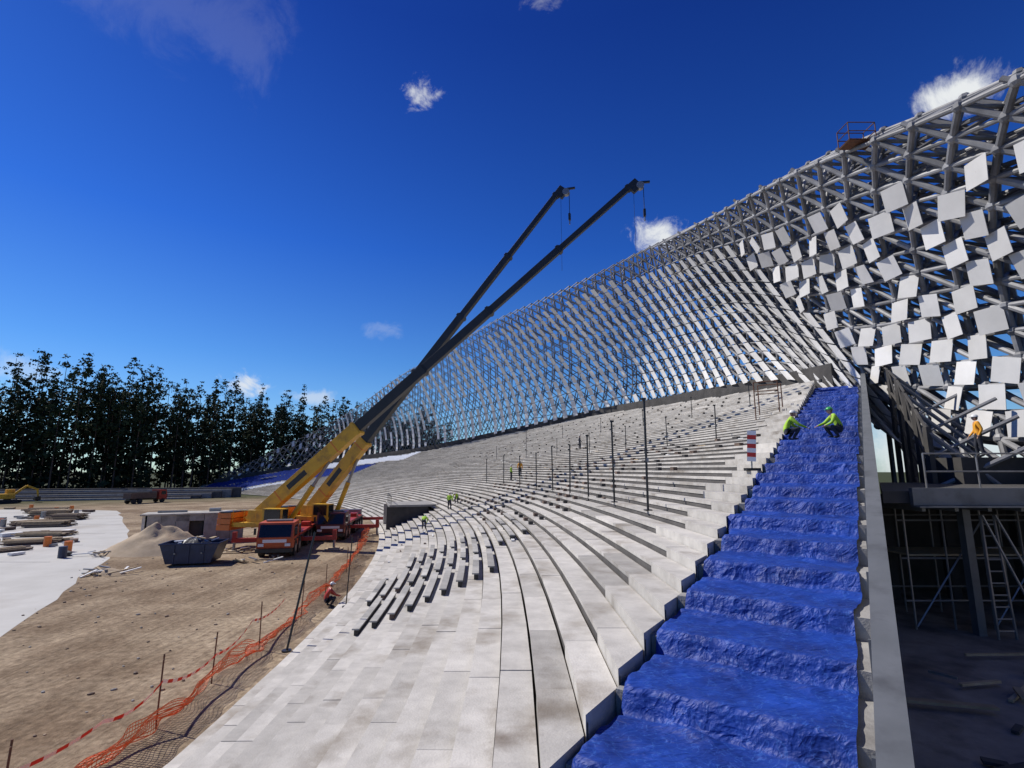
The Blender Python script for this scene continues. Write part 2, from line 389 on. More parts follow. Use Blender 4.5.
for i in range(ncol):
    th=TH0+i*DT; n=NR(i); L_=profile(th)[1][-1]
    strip=random.random()*.5
    for j in range(0,n):
        v=(j+.5)/n
        nn=noise.noise(Vector((i*.18,j*.35,0))); n2=noise.noise(Vector((i*.4,j*.3,4)))
        free=th<8.2+2.6*v
        if free:
            wd=1.34; hg=1.34
            if random.random()<(.24 if th<6 else .12): continue
            if v>.88 or (v<.16 and random.random()<.5) or v<.05: continue
            c=scr(th,v,-.45)
            ax=(scr(th+.2,v,-.45)-scr(th-.2,v,-.45)).normalized()
            up=(scr(th,min(v+.03,1),-.45)-scr(th,max(v-.03,0),-.45)).normalized()
            hz=Vector((ax.x,ax.y,0)).normalized(); upv=(Vector((0,0,1))+up*.8).normalized(); ax=hz; nm=ax.cross(upv).normalized(); up=nm.cross(ax)
            R=Matrix((ax,up,nm)).transposed()
            R=Matrix.Rotation(rad(random.uniform(-18,18)),3,'Z')@R
            R=R@Matrix.Rotation(rad(random.uniform(-20,12)),3,'X')@Matrix.Rotation(rad(random.uniform(-2,16)),3,'Z')
            mb.box(c,(wd,hg,.03),m_panel,Mx=R,tone=random.random())
            mb.tube(c,scr(th,v,0),.05,m_tube,n=4,caps=False)
            continue
        hw=float(np.interp(th,[12,20,30,50],[.185,.165,.15,.14]))
        if th<31:
            if v>.93-.05*abs(n2) or v<.03: continue
            if th<19 and v>.88-.05*(19-th)/10: continue
            if th>22 and n2<-.34+(th-22)*.015: continue
        else:
            if n2<-.14+(th-31)*.006: continue
            if th>50 and (i+j)%2: continue
        ribbon(th,j/n+.003,(j+1)/n-.003,hw,m_panel,.2+strip+random.random()*.35)
for i in range(0,ncol,4):
    th=TH0+i*DT
    f=scr(th,0); g=pol(sm(th,bR)+.6,th-skew(th),0)
    mb.tube((g.x,g.y,0),f,.18,m_tube,n=8)
mb.build('steel_lattice_canopy')

# ---- right-hand undercroft
mb=MB()
def wx(y): 
    q=S0+SN*(SW+.27); return q.x+(y-q.y)*SD.x/SD.y
p=[(wx(-6),-6,2.0),(40,-6,2.0),(40,45,2.0),(wx(45),45,2.0)]
q=[(x,y,2.4) for x,y,z in p]
mb.hexa([Vector(a) for a in p+q],m_floor)
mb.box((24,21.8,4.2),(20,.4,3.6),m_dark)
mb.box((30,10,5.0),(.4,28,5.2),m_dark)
mb.build('undercroft_floor')
mb=MB()
x0=wx(14.3)+.05
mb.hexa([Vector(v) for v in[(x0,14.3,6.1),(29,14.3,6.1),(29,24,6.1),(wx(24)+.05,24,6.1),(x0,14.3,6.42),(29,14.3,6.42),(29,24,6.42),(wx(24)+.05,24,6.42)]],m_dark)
mb.box(((x0+29)/2+.3,14.2,6.28),(29-x0-.8,.12,.46),m_wall)
mb.box(((x0+29)/2+.3,14.1,6.02),(29-x0-.8,.3,.04),m_wall)
for x in(13.2,15.4,18,21,25):
    mb.box((x,15.4,4.25),(.22,.22,3.7),m_wall)
    mb.box((x+.6,19.5,4.25),(.3,.3,3.7),m_dark)
for x in np.arange(11.2,24,.9): mb.box((x,16.6,5.98),(.1,4.6,.2),m_wall)
mb.build('access_platform')
mb=MB()
for k in range(9):
    x=11.8+k*1.15
    for y in(15.9,17.8): mb.tube((x,y,2.4),(x,y,5.85),.028,m_grey,n=5)
for z in(3.2,4.4,5.5):
    for y in(15.9,17.8): mb.tube((11.6,y,z),(22,y,z),.028,m_grey,n=5)
for k in range(4): mb.tube((11.8+k*2.3,15.85,2.5),(14.1+k*2.3,15.85,5.5),.025,m_grey,n=5)
mb.box((14.5,16.9,4.45),(5,1.5,.05),m_wood); mb.box((18,16.6,3.25),(3,1.2,.05),m_wood)
mb.build('scaffolding')
mb=MB()
cols=[(17.0,22.0,2.4,8.8),(18.9,24.9,2.4,10.0),(20.6,27.6,2.4,11.2),(22.4,30.4,2.4,12.4),(24.2,33.4,2.4,13.6),(26.0,36.5,2.4,14.6)]
for (x,y,z0,z1) in cols:
    x+=.8; mb.box((x,y,(z0+z1)/2),(.22,.22,z1-z0),m_dark); 
    mb.tube((x,y,z1-.2),(x+2.6,y-1.2,z1-3.2),.10,m_tube,n=6); mb.tube((x,y,z1-2.6),(x+3.4,y-1.6,z1-.6),.10,m_tube,n=6)
    mb.tube((x,y,z1-3.6),(x+3.0,y-1.6,z1-5.0),.09,m_dark,n=6)
for a,b_ in zip(cols[:-1],cols[1:]):
    for f in(0,1.5,3.0,4.5): mb.tube((a[0]+.8,a[1],a[3]-f-.1),(b_[0]+.8,b_[1],b_[3]-f-.1),.07,m_dark,n=6)
    mb.tube((a[0]+.8,a[1],a[3]-2.3),(b_[0]+.8,b_[1],b_[3]-.2),.05,m_dark,n=6)
mb.box((20.5,22.3,6.95),(4.2,2.2,1.1),m_dark); mb.box((22.2,19.2,7.6),(1.3,1.6,2.5),m_dark); mb.box((21.1,18.3,7.2),(.9,.9,1.6),m_riser)
mb.box((24.5,21,7.8),(3.0,3.0,2.9),m_dark)
mb.build('steel_support_frame')
mb=MB()
for k in range(7): mb.tube((11.6+k*1.5,14.6,6.42),(11.6+k*1.5,14.6,7.45),.025,m_grey,n=5)
for z in(6.95,7.45): mb.tube((11.6,14.6,z),(20.6,14.6,z),.025,m_grey,n=5)
mb.build('guard_rail')
mb2=MB()
for s in(-1,1):
    mb2.tube((13.6+.25*s,15.0,2.4),(13.3+.18*s,14.75,5.75),.035,m_grey,n=5)
    mb2.tube((14.3+.25*s,14.2,2.4),(13.3+.18*s,14.7,5.75),.03,m_grey,n=5)
for k in range(10):
    f=(k+.7)/10.5; y=15-.25*f; z=2.4+3.35*f; xx=13.6-.3*f; h=.25-.07*f
    mb2.tube((xx-h,y,z),(xx+h,y,z),.022,m_grey,n=5)
mb2.build('step_ladder')
mb=MB()
for k in range(60):
    x=random.uniform(7,15); y=random.uniform(6,14)
    if x<wx(y)+.6: continue
    mb.box((x,y,2.4+.03+.002*k),(random.uniform(.15,1.6),random.uniform(.06,.2),.05),random.choice([m_wood,m_grey,m_dark,m_wood]),rz=random.uniform(0,3.1),tone=random.random())
mb.build('scrap_planks')
mb=MB()
for j in range(7):
    mb.box((17.2+random.uniform(-.1,.1),14.0,2.47+j*.11),(2.6,.9,.09),m_wood if j%3 else m_grey,rz=.1,tone=random.random())
mb.build('board_stack')

# ------------------------------------------------------------------ ground
mb=MB()
mb.add([(-1500,-1500,0),(1500,-1500,0),(1500,1500,0),(-1500,1500,0)],[(0,1,2,3)],m_ground); mb.build('ground')
mb=MB()
base=[(-13,8),(-21.3,22.8),(-38.4,53.3),(-68,91),(-125,97),(-125,8)]
edge=[]
for (a,c_) in zip(base[:4],base[1:5]):
    for q in range(14):
        f=q/14; x=a[0]+(c_[0]-a[0])*f; y=a[1]+(c_[1]-a[1])*f
        edge.append((x+.5*noise.noise(Vector((x*.5,y*.5,0))),y+.8*noise.noise(Vector((x*.3,y*.3,5)))))
edge+=base[4:]
mb.add([(x,y,.006) for x,y in edge[::-1]],[tuple(range(len(edge)))],m_pad)
for k in range(9):
    y=14+k*9; xr=-24-(y-22)*.55
    mb.box((xr/2-58,y,.012),(114+xr,.08,.01),m_step)
mb.build('concrete_pad')
mb=MB()
for n in range(6):
    d=n*1.8
    a=Vector((-165,100+d,0)); c=Vector((-78+n*1.5,127+d,0)); dr=(c-a)
    mb.box(((a+c)/2)+Vector((0,0,.2*(n+1)+.05)),(dr.length,1.0,.42*(n+1)),m_riser if n%2 else m_step,rz=math.atan2(dr.y,dr.x),tone=random.random())
mb.build('spectator_terrace')

# ------------------------------------------------------------------ forest
def forest():
    V=[];T=[];tr=MB()
    path=[(-235,92),(-190,118),(-150,136),(-112,146),(-96,185),(-70,222),(-30,250)]
    pl=[Vector((*p,0)) for p in path]
    for row in range(4):
        for si,(a,c) in enumerate(zip(pl[:-1],pl[1:])):
            d=(c-a); nseg=max(1,int(d.length/(3.3+row*.3)))
            nrm=Vector((-d.y,d.x,0)).normalized()
            for k in range(nseg):
                p=a+d*((k+random.random()*.8)/nseg)+nrm*(row*5+random.uniform(-2.2,2.2))
                clump=noise.noise(Vector((p.x*.07,p.y*.07,row*.5)))
                H=random.uniform(28,40)+5*clump+(2.5 if si<2 else (1.5 if si<4 else 0))
                if row==0: H*=.93
                if random.random()<.18: H*=.82
                tr.tube((p.x,p.y,0),(p.x+random.uniform(-.5,.5),p.y,H*.95),.3,m_bark,.06,n=4,caps=False)
                cb=random.uniform(.15,.45)
                spruce=random.random()<.35
                if spruce: cb=.06
                nb=random.randint(58,70)
                u=np.random.rand(nb)**(.9); zz=H*(cb+(1-cb)*u)
                if row in(1,2): zz=np.r_[zz,np.random.uniform(.5,10,12)]; u=np.r_[u,np.full(12,.15)]; nb+=12
                if spruce: rr=(1-u)*3.1+.12
                else: rr=np.sqrt(np.clip(1-(u*1.01)**2.0,0,1))*2.9*(0.55+.45*np.minimum(1,u*3))+.25
                rr=rr*np.random.uniform(.35,1.25,nb)
                an=np.random.rand(nb)*2*np.pi
                cx=p.x+rr*np.cos(an); cy=p.y+rr*np.sin(an)
                q=9
                top=(zz.repeat(q)/H)[:,None]
                cen=np.repeat(np.stack([cx,cy,zz],1),q,0)+np.random.normal(0,1,(nb*q,3))*np.array([.6,.6,.32])*(1.1-.55*top**3)
                n_=len(cen)
                e1=np.random.normal(0,1,(n_,3)); e1/=np.linalg.norm(e1,axis=1)[:,None]
                e2=np.cross(e1,np.random.normal(0,1,(n_,3))); e2/=np.linalg.norm(e2,axis=1)[:,None]
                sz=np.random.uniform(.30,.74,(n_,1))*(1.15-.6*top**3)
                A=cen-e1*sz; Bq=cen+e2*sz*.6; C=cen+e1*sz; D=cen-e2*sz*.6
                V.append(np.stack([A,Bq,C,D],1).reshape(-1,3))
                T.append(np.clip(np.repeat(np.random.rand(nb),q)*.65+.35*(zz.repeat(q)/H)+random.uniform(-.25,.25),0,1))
    Va=np.concatenate(V); Ta=np.concatenate(T)
    nq=len(Ta)
    me=bpy.data.meshes.new('pine_forest')
    tv=np.array(tr.v); tf=np.array(tr.f)
    allv=np.concatenate([Va,tv]); 
    faces=np.concatenate([np.arange(nq*4).reshape(-1,4),tf+nq*4])
    me.vertices.add(len(allv)); me.vertices.foreach_set('co',allv.astype(np.float32).ravel())
    me.loops.add(faces.size); me.loops.foreach_set('vertex_index',faces.astype(np.int32).ravel())
    me.polygons.add(len(faces)); me.polygons.foreach_set('loop_start',(np.arange(len(faces))*4).astype(np.int32))
    me.materials.append(m_needle); me.materials.append(m_bark)
    me.polygons.foreach_set('material_index',np.r_[np.zeros(nq),np.ones(len(tf))].astype(np.int32))
    me.update(calc_edges=True)
    at=me.attributes.new('tone','FLOAT','FACE'); at.data.foreach_set('value',np.r_[Ta,np.full(len(tf),.5)].astype(np.float32))
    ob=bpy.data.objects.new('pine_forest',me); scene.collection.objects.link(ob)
forest()

# ------------------------------------------------------------------ cranes
def crane(origin,head,pivot,tip,body,cabm,name,ysec=.26):
    mb=MB(); h=rad(head); o=Vector(origin)
    f=Vector((math.sin(h),math.cos(h),0)); r=Vector((f.y,-f.x,0))
    def T(p): return o+r*p[0]+f*p[1]+Vector((0,0,p[2]))
    Rm=Matrix((r,f,Vector((0,0,1)))).transposed()
    def bx(c,s,m): mb.box(T(c),s,m,Mx=Rm)
    bx((0,-1,1.15),(2.3,12.5,.5),m_black); bx((0,-1.6,1.5),(2.7,9.2,.22),m_red)
    mb.prism([(3.6,.75),(6.0,.75),(6.1,1.6),(5.75,2.75),(3.6,2.8)],2.7,cabm,T)
    mb.prism([(6.115,1.65),(6.14,1.65),(5.82,2.6),(5.79,2.6)],2.4,m_glass,T)
    for s in(-1,1):
        bx((s*1.36,4.9,2.05),(.04,1.3,.85),m_glass); bx((s*1.0,6.1,1.05),(.42,.1,.22),m_white)
        bx((s*1.55,5.9,2.1),(.18,.1,.5),m_black)
    bx((0,6.1,.62),(2.75,.25,.3),m_black); bx((0,6.07,1.35),(1.8,.06,.25),m_white)
    bx((0,4.6,2.86),(2.0,.6,.12),m_grey)
    for (xx,yy,zz_,s_) in((-.9,2.6,1.95,(.7,1.2,.7)),(.9,2.4,1.9,(.7,1.4,.6)),(.8,-4.0,1.85,(.8,1.6,.5)),(-.8,-3.2,1.8,(.8,1.2,.4)),(0,-6.4,1.9,(2.4,.9,.6))): bx((xx,yy,zz_),s_,random.choice([m_black,m_red,m_grey]))
    for y in(4.7,3.0,-1.2,-2.9,-4.6,-6.2):
        for s in(-1,1):
            mb.tube(T((s*1.0,y,.65)),T((s*1.38,y,.65)),.65,m_rubber,n=18); mb.tube(T((s*1.38,y,.65)),T((s*1.41,y,.65)),.33,m_grey,n=12)
            bx((s*1.2,y,1.38),(.5,1.5,.05),m_black)
    for y in(2.0,-7.0):
        bx((0,y,1.0),(8.6,.32,.34),m_red)
        for s in(-1,1):
            mb.tube(T((s*4.1,y,1.5)),T((s*4.1,y,.15)),.12,m_grey,n=8)
            bx((s*4.1,y,1.35),(.34,.34,.7),m_red); bx((s*4.1,y,.12),(.9,.9,.1),m_wood); bx((s*4.1,y,.05),(1.5,1.5,.06),m_wood)
    P=Vector(pivot); Tp=Vector(tip); bh=Vector((Tp.x-P.x,Tp.y-P.y,0)).normalized(); bs=Vector((bh.y,-bh.x,0))
    Cn=Vector((P.x,P.y,0))+bh*1.6
    Rs=Matrix((bs,bh,Vector((0,0,1)))).transposed()
    def sx(c,s,m): mb.box(Cn+bs*c[0]+bh*c[1]+Vector((0,0,c[2])),s,m,Mx=Rs)
    mb.tube((Cn.x,Cn.y,1.6),(Cn.x,Cn.y,1.9),1.1,m_grey,n=20)
    sx((0,-1.2,2.1),(2.3,5.6,.4),body)
    for s in(-1,1): sx((s*.75,-1.4,2.75),(.14,2.2,1.3),body)
    for q in range(3): sx((0,-4.4,1.86+q*.52),(2.9-.1*q,1.3,.48),m_org)
    sx((0,-4.4,3.2),(2.7,1.1,.08),m_black)
    sx((-1.25,-2.4,2.7),(.7,2.2,.9),body); sx((-1.62,-2.4,2.75),(.04,1.8,.6),m_black)
    for q in range(3): mb.tube(Cn+bs*1.3+bh*(-3.6+q*1.1)+Vector((0,0,2.3)),Cn+bs*1.3+bh*(-3.6+q*1.1)+Vector((0,0,3.4)),.025,m_yel,n=5)
    mb.tube(Cn+bs*1.3+bh*-3.6+Vector((0,0,3.4)),Cn+bs*1.3+bh*-1.4+Vector((0,0,3.4)),.025,m_yel,n=5)
    sx((1.35,.5,2.75),(.9,1.9,1.7),body); sx((1.35,1.46,2.9),(.8,.05,1.2),m_glass); sx((1.82,.5,3.0),(.05,1.5,1.0),m_glass); sx((.88,.6,3.0),(.05,1.3,.9),m_glass)
    d=(Tp-P); Lb=d.length; d.normalize(); side=d.cross(Vector((0,0,1))).normalized(); up=side.cross(d)
    Rb=Matrix((side,d,up)).transposed()
    cuts=[(-.03,ysec,1.0,1.2,m_yel),(ysec,.44,.78,.90,m_boom),(.44,.62,.66,.76,m_boom),(.62,.81,.54,.63,m_boom),(.81,1.0,.43,.50,m_boom)]
    for a,b_,w,hh,m in cuts:
        mb.box(P+d*Lb*(a+b_)/2,(w,Lb*(b_-a)-.004,hh),m,Mx=Rb)
        mb.box(P+d*(Lb*b_-.25),(w+.12,.3,hh+.14),m_yel if m is m_yel else m_boom,Mx=Rb)
    mb.box(P+d*Lb*.1,(1.025,2.2,.5),m_black,Mx=Rb)
    for q in(.05,.2): mb.box(P+d*Lb*q,(1.04,.10,1.24),m_org,Mx=Rb)
    mb.box(P+d*(Lb+.3)-up*.25,(.45,1.0,1.0),m_boom,Mx=Rb)
    hd=Tp+bh*.9
    mb.tube(hd-side*.25,hd+side*.25,.36,m_grey,n=14)
    mb.box(Tp+bh*1.0+Vector((0,0,.35)),(.2,1.6,.18),m_boom,Mx=Rs)
    for s in(-.08,.08): mb.tube(hd+side*s+bh*.3,hd+side*s+bh*.3-Vector((0,0,2.4)),.025,m_black,n=4)
    hk=hd+bh*.3-Vector((0,0,2.7)); mb.box(hk,(.3,.22,.7),m_boom,Mx=Rs); mb.tube(hk-Vector((0,0,.4)),hk-Vector((0,0,.8)),.07,m_grey,n=6)
    mb.tube(Tp-up*.45,Tp-up*.45-Vector((0,0,8)),.02,m_black,n=4)
    q=P+d*Lb*.17-up*.6; a=Cn+bh*1.0+Vector((0,0,2.2))
    mid=a+(q-a)*.6
    mb.tube(a,mid,.24,m_yel,n=12); mb.tube(mid,q,.15,m_grey,n=10)
    mb.tube(P+up*.72+d*1,P+d*Lb*(ysec-.01)+up*.72,.05,m_black,n=4)
    mb.build(name,bevel=.02)
crane((-20.3,48.5,0),168,(-23,48.5,3.1),(11.0,44,33.0),m_yel,m_cab,'mobile_crane')
crane((-18.9,58.5,0),172,(-20.8,55,3.1),(4.6,48,34.6),m_yel,m_cab2,'mobile_crane.001',.22)

# ------------------------------------------------------------------ field objects
mb=MB()
c=Vector((-31.5,52.5,0)); rz=math.atan2(3.3,7.6)
Rm=Matrix.Rotation(rz,3,'Z')
def bb(l,s,m): mb.box(c+Rm@Vector(l),s,m,Mx=Rm,tone=random.random())
bb((0,1.3,1.35),(8.4,.25,2.7),m_step); bb((-4.1,0,1.35),(.25,2.3,2.7),m_conc); bb((4.1,0,1.35),(.25,2.3,2.7),m_conc)
for q in range(3):
    bb((-3.2+q*1.16,-1.3,1.35),(1.14,.25,2.7),m_step); bb((1.5+q*1.16,-1.3,1.35),(1.14,.25,2.7),m_step)
bb((-.3,-1.3,2.4),(2.4,.25,.6),m_step)
bb((0,0,2.78),(8.7,3.1,.14),m_conc); bb((-2,0,2.95),(2.5,.15,.2),m_grey); bb((1.6,.4,3.0),(1.0,.8,.3),m_grey)
bb((-.3,-.9,1.05),(2.2,.05,2.0),m_dark); bb((2.9,-1.44,1.6),(1.0,.03,.7),m_grey)  # dark sheet behind the opening stands in for interior shade
mb.build('concrete_service_building',bevel=.015)
def heap(name,c,r,h,mat,seed,sharp=1.0,res=36,own=None):
    mb=own or MB();vs=[];fs=[]
    for j in range(res//2+1):
        for i in range(res):
            q=j/(res//2); an=2*math.pi*i/res
            rr=q*(1+.22*noise.noise(Vector((math.cos(an)*1.5,math.sin(an)*1.5,seed))))
            x=r[0]*rr*math.cos(an); y=r[1]*rr*math.sin(an)
            z=h*(1-q**sharp)*(1+.25*noise.noise(Vector((x*.8,y*.8,seed))))+.12*h*noise.noise(Vector((x*2,y*2,seed)))*(1-q)-.03*q
            vs.append((c[0]+x,c[1]+y,z+(c[2] if len(c)>2 else 0)))
    for j in range(res//2):
        for i in range(res):
            i2=(i+1)%res; fs.append((j*res+i,j*res+i2,(j+1)*res+i2,(j+1)*res+i))
    mb.add([Vector(v) for v in vs],[f[::-1] for f in fs],mat)
    if own is None: mb.build(name,smooth=True)
heap('sand_pile',(-31.0,46.5),(4.6,3.3),2.3,m_sandpile,2,1.1)
heap('rubble_heap',(-27.3,36.5),(1.2,.8),.4,m_sandpile,8,1.5)
mb=MB(); o=Vector((-24.2,40.6,0)); Rk=Matrix.Rotation(rad(12),3,'Z')
T=lambda p:o+Rk@Vector((p[1],p[0],p[2]))
hx=1.15
for s in(-1,1):
    mb.add([T((s*hx,-1.5,.15)),T((s*hx,1.5,.15)),T((s*hx,2.0,1.55)),T((s*hx,-2.0,1.55)),T((s*(hx-.06),-1.5,.15)),T((s*(hx-.06),1.5,.15)),T((s*(hx-.06),2.0,1.55)),T((s*(hx-.06),-2.0,1.55))],[(0,1,2,3),(4,7,6,5),(3,2,6,7),(0,3,7,4),(1,5,6,2)],m_navyp)
    mb.add([T((-hx,s*1.5,.15)),T((hx,s*1.5,.15)),T((hx,s*2.0,1.55)),T((-hx,s*2.0,1.55))],[(0,1,2,3)],m_navyp)
    mb.tube(T((s*hx,-2.05,1.55)),T((s*hx,2.05,1.55)),.06,m_navyp,n=6); mb.tube(T((-hx,s*2.02,1.55)),T((hx,s*2.02,1.55)),.06,m_navyp,n=6)
    for y in(-1,0,1): mb.box(T((s*(hx+.03),y,.85)),(.1,.06,1.35),m_navyp,Mx=Rk)
    for y in(-.9,.9): mb.tube(T((s*(hx+.03),y,.9)),T((s*(hx+.15),y,.9)),.06,m_grey,n=8)
mb.add([T((-hx,-1.5,.16)),T((hx,-1.5,.16)),T((hx,1.5,.16)),T((-hx,1.5,.16))],[(0,1,2,3)],m_navyp)
heap('x',(o.x,o.y,1.2),(1.7,1.1),.7,m_tarpblk,6,2.0,24,own=mb)
for q in range(10): mb.box(T((random.uniform(-.8,.8),random.uniform(-1.5,1.5),1.65+random.random()*.25)),(random.uniform(.4,1.4),.2,.08),random.choice([m_white,m_wood,m_tarpw]),Mx=Rk@Matrix.Rotation(random.uniform(-.4,.4),3,'Y')@Matrix.Rotation(random.uniform(0,3),3,'Z'))
mb.build('waste_skip')
mb=MB()
for (cx,cy,nn_,rr_) in((-27.5,36.6,22,1.4),(-23.5,46.5,16,1.8),(-26.0,44.5,12,1.2),(-34,44,14,1.5),(-19.5,41.5,12,1.5)):
    for k in range(nn_):
        mb.box((cx+random.uniform(-rr_,rr_),cy+random.uniform(-rr_*.6,rr_*.6),.08+random.random()*.25),(random.uniform(.4,1.7),.13,.07),random.choice([m_wood,m_grey,m_white,m_wood]),Mx=Matrix.Rotation(random.uniform(0,3),3,'Z')@Matrix.Rotation(random.uniform(-.2,.2),3,'Y'),tone=random.random())
mb.build('scrap_timber')
def stack(name,x,y,rz,nx,nz_,l=4):
    mb=MB();R=Matrix.Rotation(rz,3,'Z')
    for j in range(nz_):
        for i in range(nx):
            if j==nz_-1 and random.random()<.5: continue
            mb.box(Vector((x,y,0))+R@Vector((random.uniform(-.35,.35),(i-nx/2)*.24,.15+j*.13)),(l*random.uniform(.8,1),.2,.1),m_wood if random.random()<.6 else m_brown,Mx=R,tone=random.random())
    for s in(-1,1): mb.box(Vector((x,y,.05))+R@Vector((s*l*.35,0,0)),(.12,nx*.25,.09),m_dark,Mx=R)
    mb.build(name)
for q,a in enumerate([(-46,51,.5,8,3),(-50,57,.2,9,3,5),(-44,46,1.0,6,2,3.5),(-58,66,.3,9,5,5),(-63,75,.1,9,6,4),(-51,50.5,1.3,7,4,3),(-62,68,1.1,8,4,4),(-70,80,.4,9,7,5),(-76,86,.2,8,6,6),(-66,60,.0,8,4,5)]):
    stack('timber_stack' if q==0 else 'timber_stack.%03d'%q,*a)
mb=MB()
for q in range(60):
    y=random.uniform(42,95); x=-y*random.uniform(.78,1.02)-2
    if x>-38-(y-53)*.75: continue
    t=random.random(); s=random.uniform(.3,1.0)
    if t<.3: mb.tube((x,y,.01),(x,y,.9),.3,random.choice([m_navyp,m_org,m_grey]),n=10)
    else: mb.box((x,y,.05+s*.2),(s*2,s,s*.4),random.choice([m_wood,m_grey,m_dark,m_brown,m_white]),rz=random.uniform(0,3),tone=random.random())
mb.build('site_materials')
mb=MB()
for q in range(420):
    y=9+70*random.random()**1.8; x=-11-random.random()*(4+y*.42)
    if x<-13-(y-8)*.60: continue
    s=random.uniform(.02,.08); mb.ell((x,y,s*.3),(s*random.uniform(.8,1.8),s,s*.7),random.choice([m_sandpile,m_step,m_brown]),6,3,R=Matrix.Rotation(random.uniform(0,3),3,'Z'),tone=random.random())
mb.build('scattered_stones')
def truck(name,x,y,hd,colm,bed):
    mb=MB(); h=rad(hd); o=Vector((x,y,0)); f=Vector((math.sin(h),math.cos(h),0)); r=Vector((f.y,-f.x,0))
    Rm=Matrix((r,f,Vector((0,0,1)))).transposed()
    def T(p): return o+r*p[0]+f*p[1]+Vector((0,0,p[2]))
    mb.box(T((0,-.5,.85)),(1.2,7,.3),m_black,Mx=Rm)
    mb.prism([(1.7,.7),(3.5,.7),(3.55,1.6),(3.3,2.7),(1.7,2.75)],2.3,colm,T)
    mb.prism([(3.57,1.65),(3.59,1.65),(3.36,2.5),(3.34,2.5)],2.0,m_glass,T)
    for s in(-1,1): mb.box(T((s*1.16,2.7,2.05)),(.04,1.0,.7),m_glass,Mx=Rm)
    mb.box(T((0,-1.5,1.15)),(2.4,5.4,.15),bed,Mx=Rm)
    for s in(-1,1): mb.box(T((s*1.15,-1.5,1.7)),(.08,5.4,.95),bed,Mx=Rm)
    mb.box(T((0,1.16,1.8)),(2.2,.08,1.2),bed,Mx=Rm); mb.box(T((0,-4.16,1.7)),(2.2,.08,.95),bed,Mx=Rm)
    for yy in(2.6,-2.2,-3.4):
        for s in(-1,1): mb.tube(T((s*.8,yy,.5)),T((s*1.15,yy,.5)),.5,m_rubber,n=14)
    mb.build(name,bevel=.03)
truck('flatbed_truck',-78,112,20,m_red,m_brown)
def excavator(name,x,y,hd):
    mb=MB(); h=rad(hd); o=Vector((x,y,0)); f=Vector((math.sin(h),math.cos(h),0)); r=Vector((f.y,-f.x,0))
    Rm=Matrix((r,f,Vector((0,0,1)))).transposed()
    def T(p): return o+r*p[0]+f*p[1]+Vector((0,0,p[2]))
    for s in(-1,1):
        mb.box(T((s*1.0,0,.4)),(.5,3.4,.7),m_rubber,Mx=Rm)
        for e in(-1,1): mb.tube(T((s*.75,1.7*e,.42)),T((s*1.25,1.7*e,.42)),.36,m_rubber,n=12)
    mb.tube(T((0,0,.7)),T((0,0,1.0)),.6,m_black,n=12)
    mb.box(T((0,-.6,1.5)),(2.4,3.0,1.0),m_yel,Mx=Rm); mb.box(T((-.7,.5,2.1)),(.95,1.4,1.6),m_yel,Mx=Rm)
    mb.box(T((-.7,1.22,2.2)),(.85,.05,1.2),m_glass,Mx=Rm); mb.box(T((-1.19,.5,2.3)),(.05,1.1,.9),m_glass,Mx=Rm)
    for a,b_,w in(((.3,.6,1.6),(.3,2.8,3.6),.35),((.3,2.8,3.6),(.3,4.6,2.8),.32),((.3,4.6,2.9),(.3,4.9,1.3),.26)):
        mb.tube(T(a),T(b_),w*.8,m_yel,w*.6,n=6)
    mb.prism([(4.4,1.3),(5.2,1.3),(5.3,.5),(4.7,.3),(4.2,.7)],1.0,m_black,lambda p:T((p[0]+.3,p[1],p[2])))
    mb.build(name,bevel=.03)
excavator('excavator',-106,110,30)

def arcpt(r,y):
    t=math.degrees(math.asin((y-O.y)/r)); return pol(r,t,0)
k=0
for (y,r,h,lx) in[(15.4,172.3,1.9,.02),(18.4,172.2,1.6,.05),(21.6,172.4,1.8,-.03),(26,172.6,1.7,.05),(31,172.5,1.6,0),(37,172.6,1.7,.04),(44,172.5,1.6,0),(11,172.2,1.8,.03)]:
    p=arcpt(r,y); mb=MB(); mb.tube((p.x,p.y,0),(p.x+lx,p.y+.02,h),.022,m_rust,n=6)
    mb.tube((p.x+lx*.9,p.y+.02,h*.93),(p.x+lx*.9+.05,p.y-.04,h*.93),.02,m_rust,n=5)
    mb.build('fence_post' if k==0 else 'fence_post.%03d'%k); k+=1
mb=MB()
nv=int((60-7)/.09)
def netpt(i,jj):
    y=7+i*.09; p=arcpt(172.9+.4*noise.noise(Vector((y*.35,0,2))),y)
    hgt=.78+.3*noise.noise(Vector((y*.4,3,3)))
    if 20<y<27: hgt*=.6
    f=jj/13
    return Vector((p.x+.4*noise.noise(Vector((y*.9,f*2,5)))-.75*(1-f),p.y,.04+max(hgt*f+.16*noise.noise(Vector((y*1.3,f*3,8))),0)))
for i in range(nv):
    for j in range(14):
        a=netpt(i,j); b_=netpt(i+1,j); w=.012
        mb.add([a-Vector((0,0,w)),b_-Vector((0,0,w)),b_+Vector((0,0,w)),a+Vector((0,0,w))],[(0,1,2,3)],m_net)
        if j<13:
            c_=netpt(i,j+1); e=Vector((0,.012,0))
            mb.add([a-e,a+e,c_+e,c_-e],[(0,1,2,3)],m_net)
mb.build('orange_barrier_net')
mb=MB()
tp=[(-11.9,9.0,.95),(-10.9,11.2,.85),(-10.2,14.0,.8),(-9.7,15.4,1.2),(-9.9,18.4,.9),(-10.3,21.6,1.1),(-10.9,26,.9)]
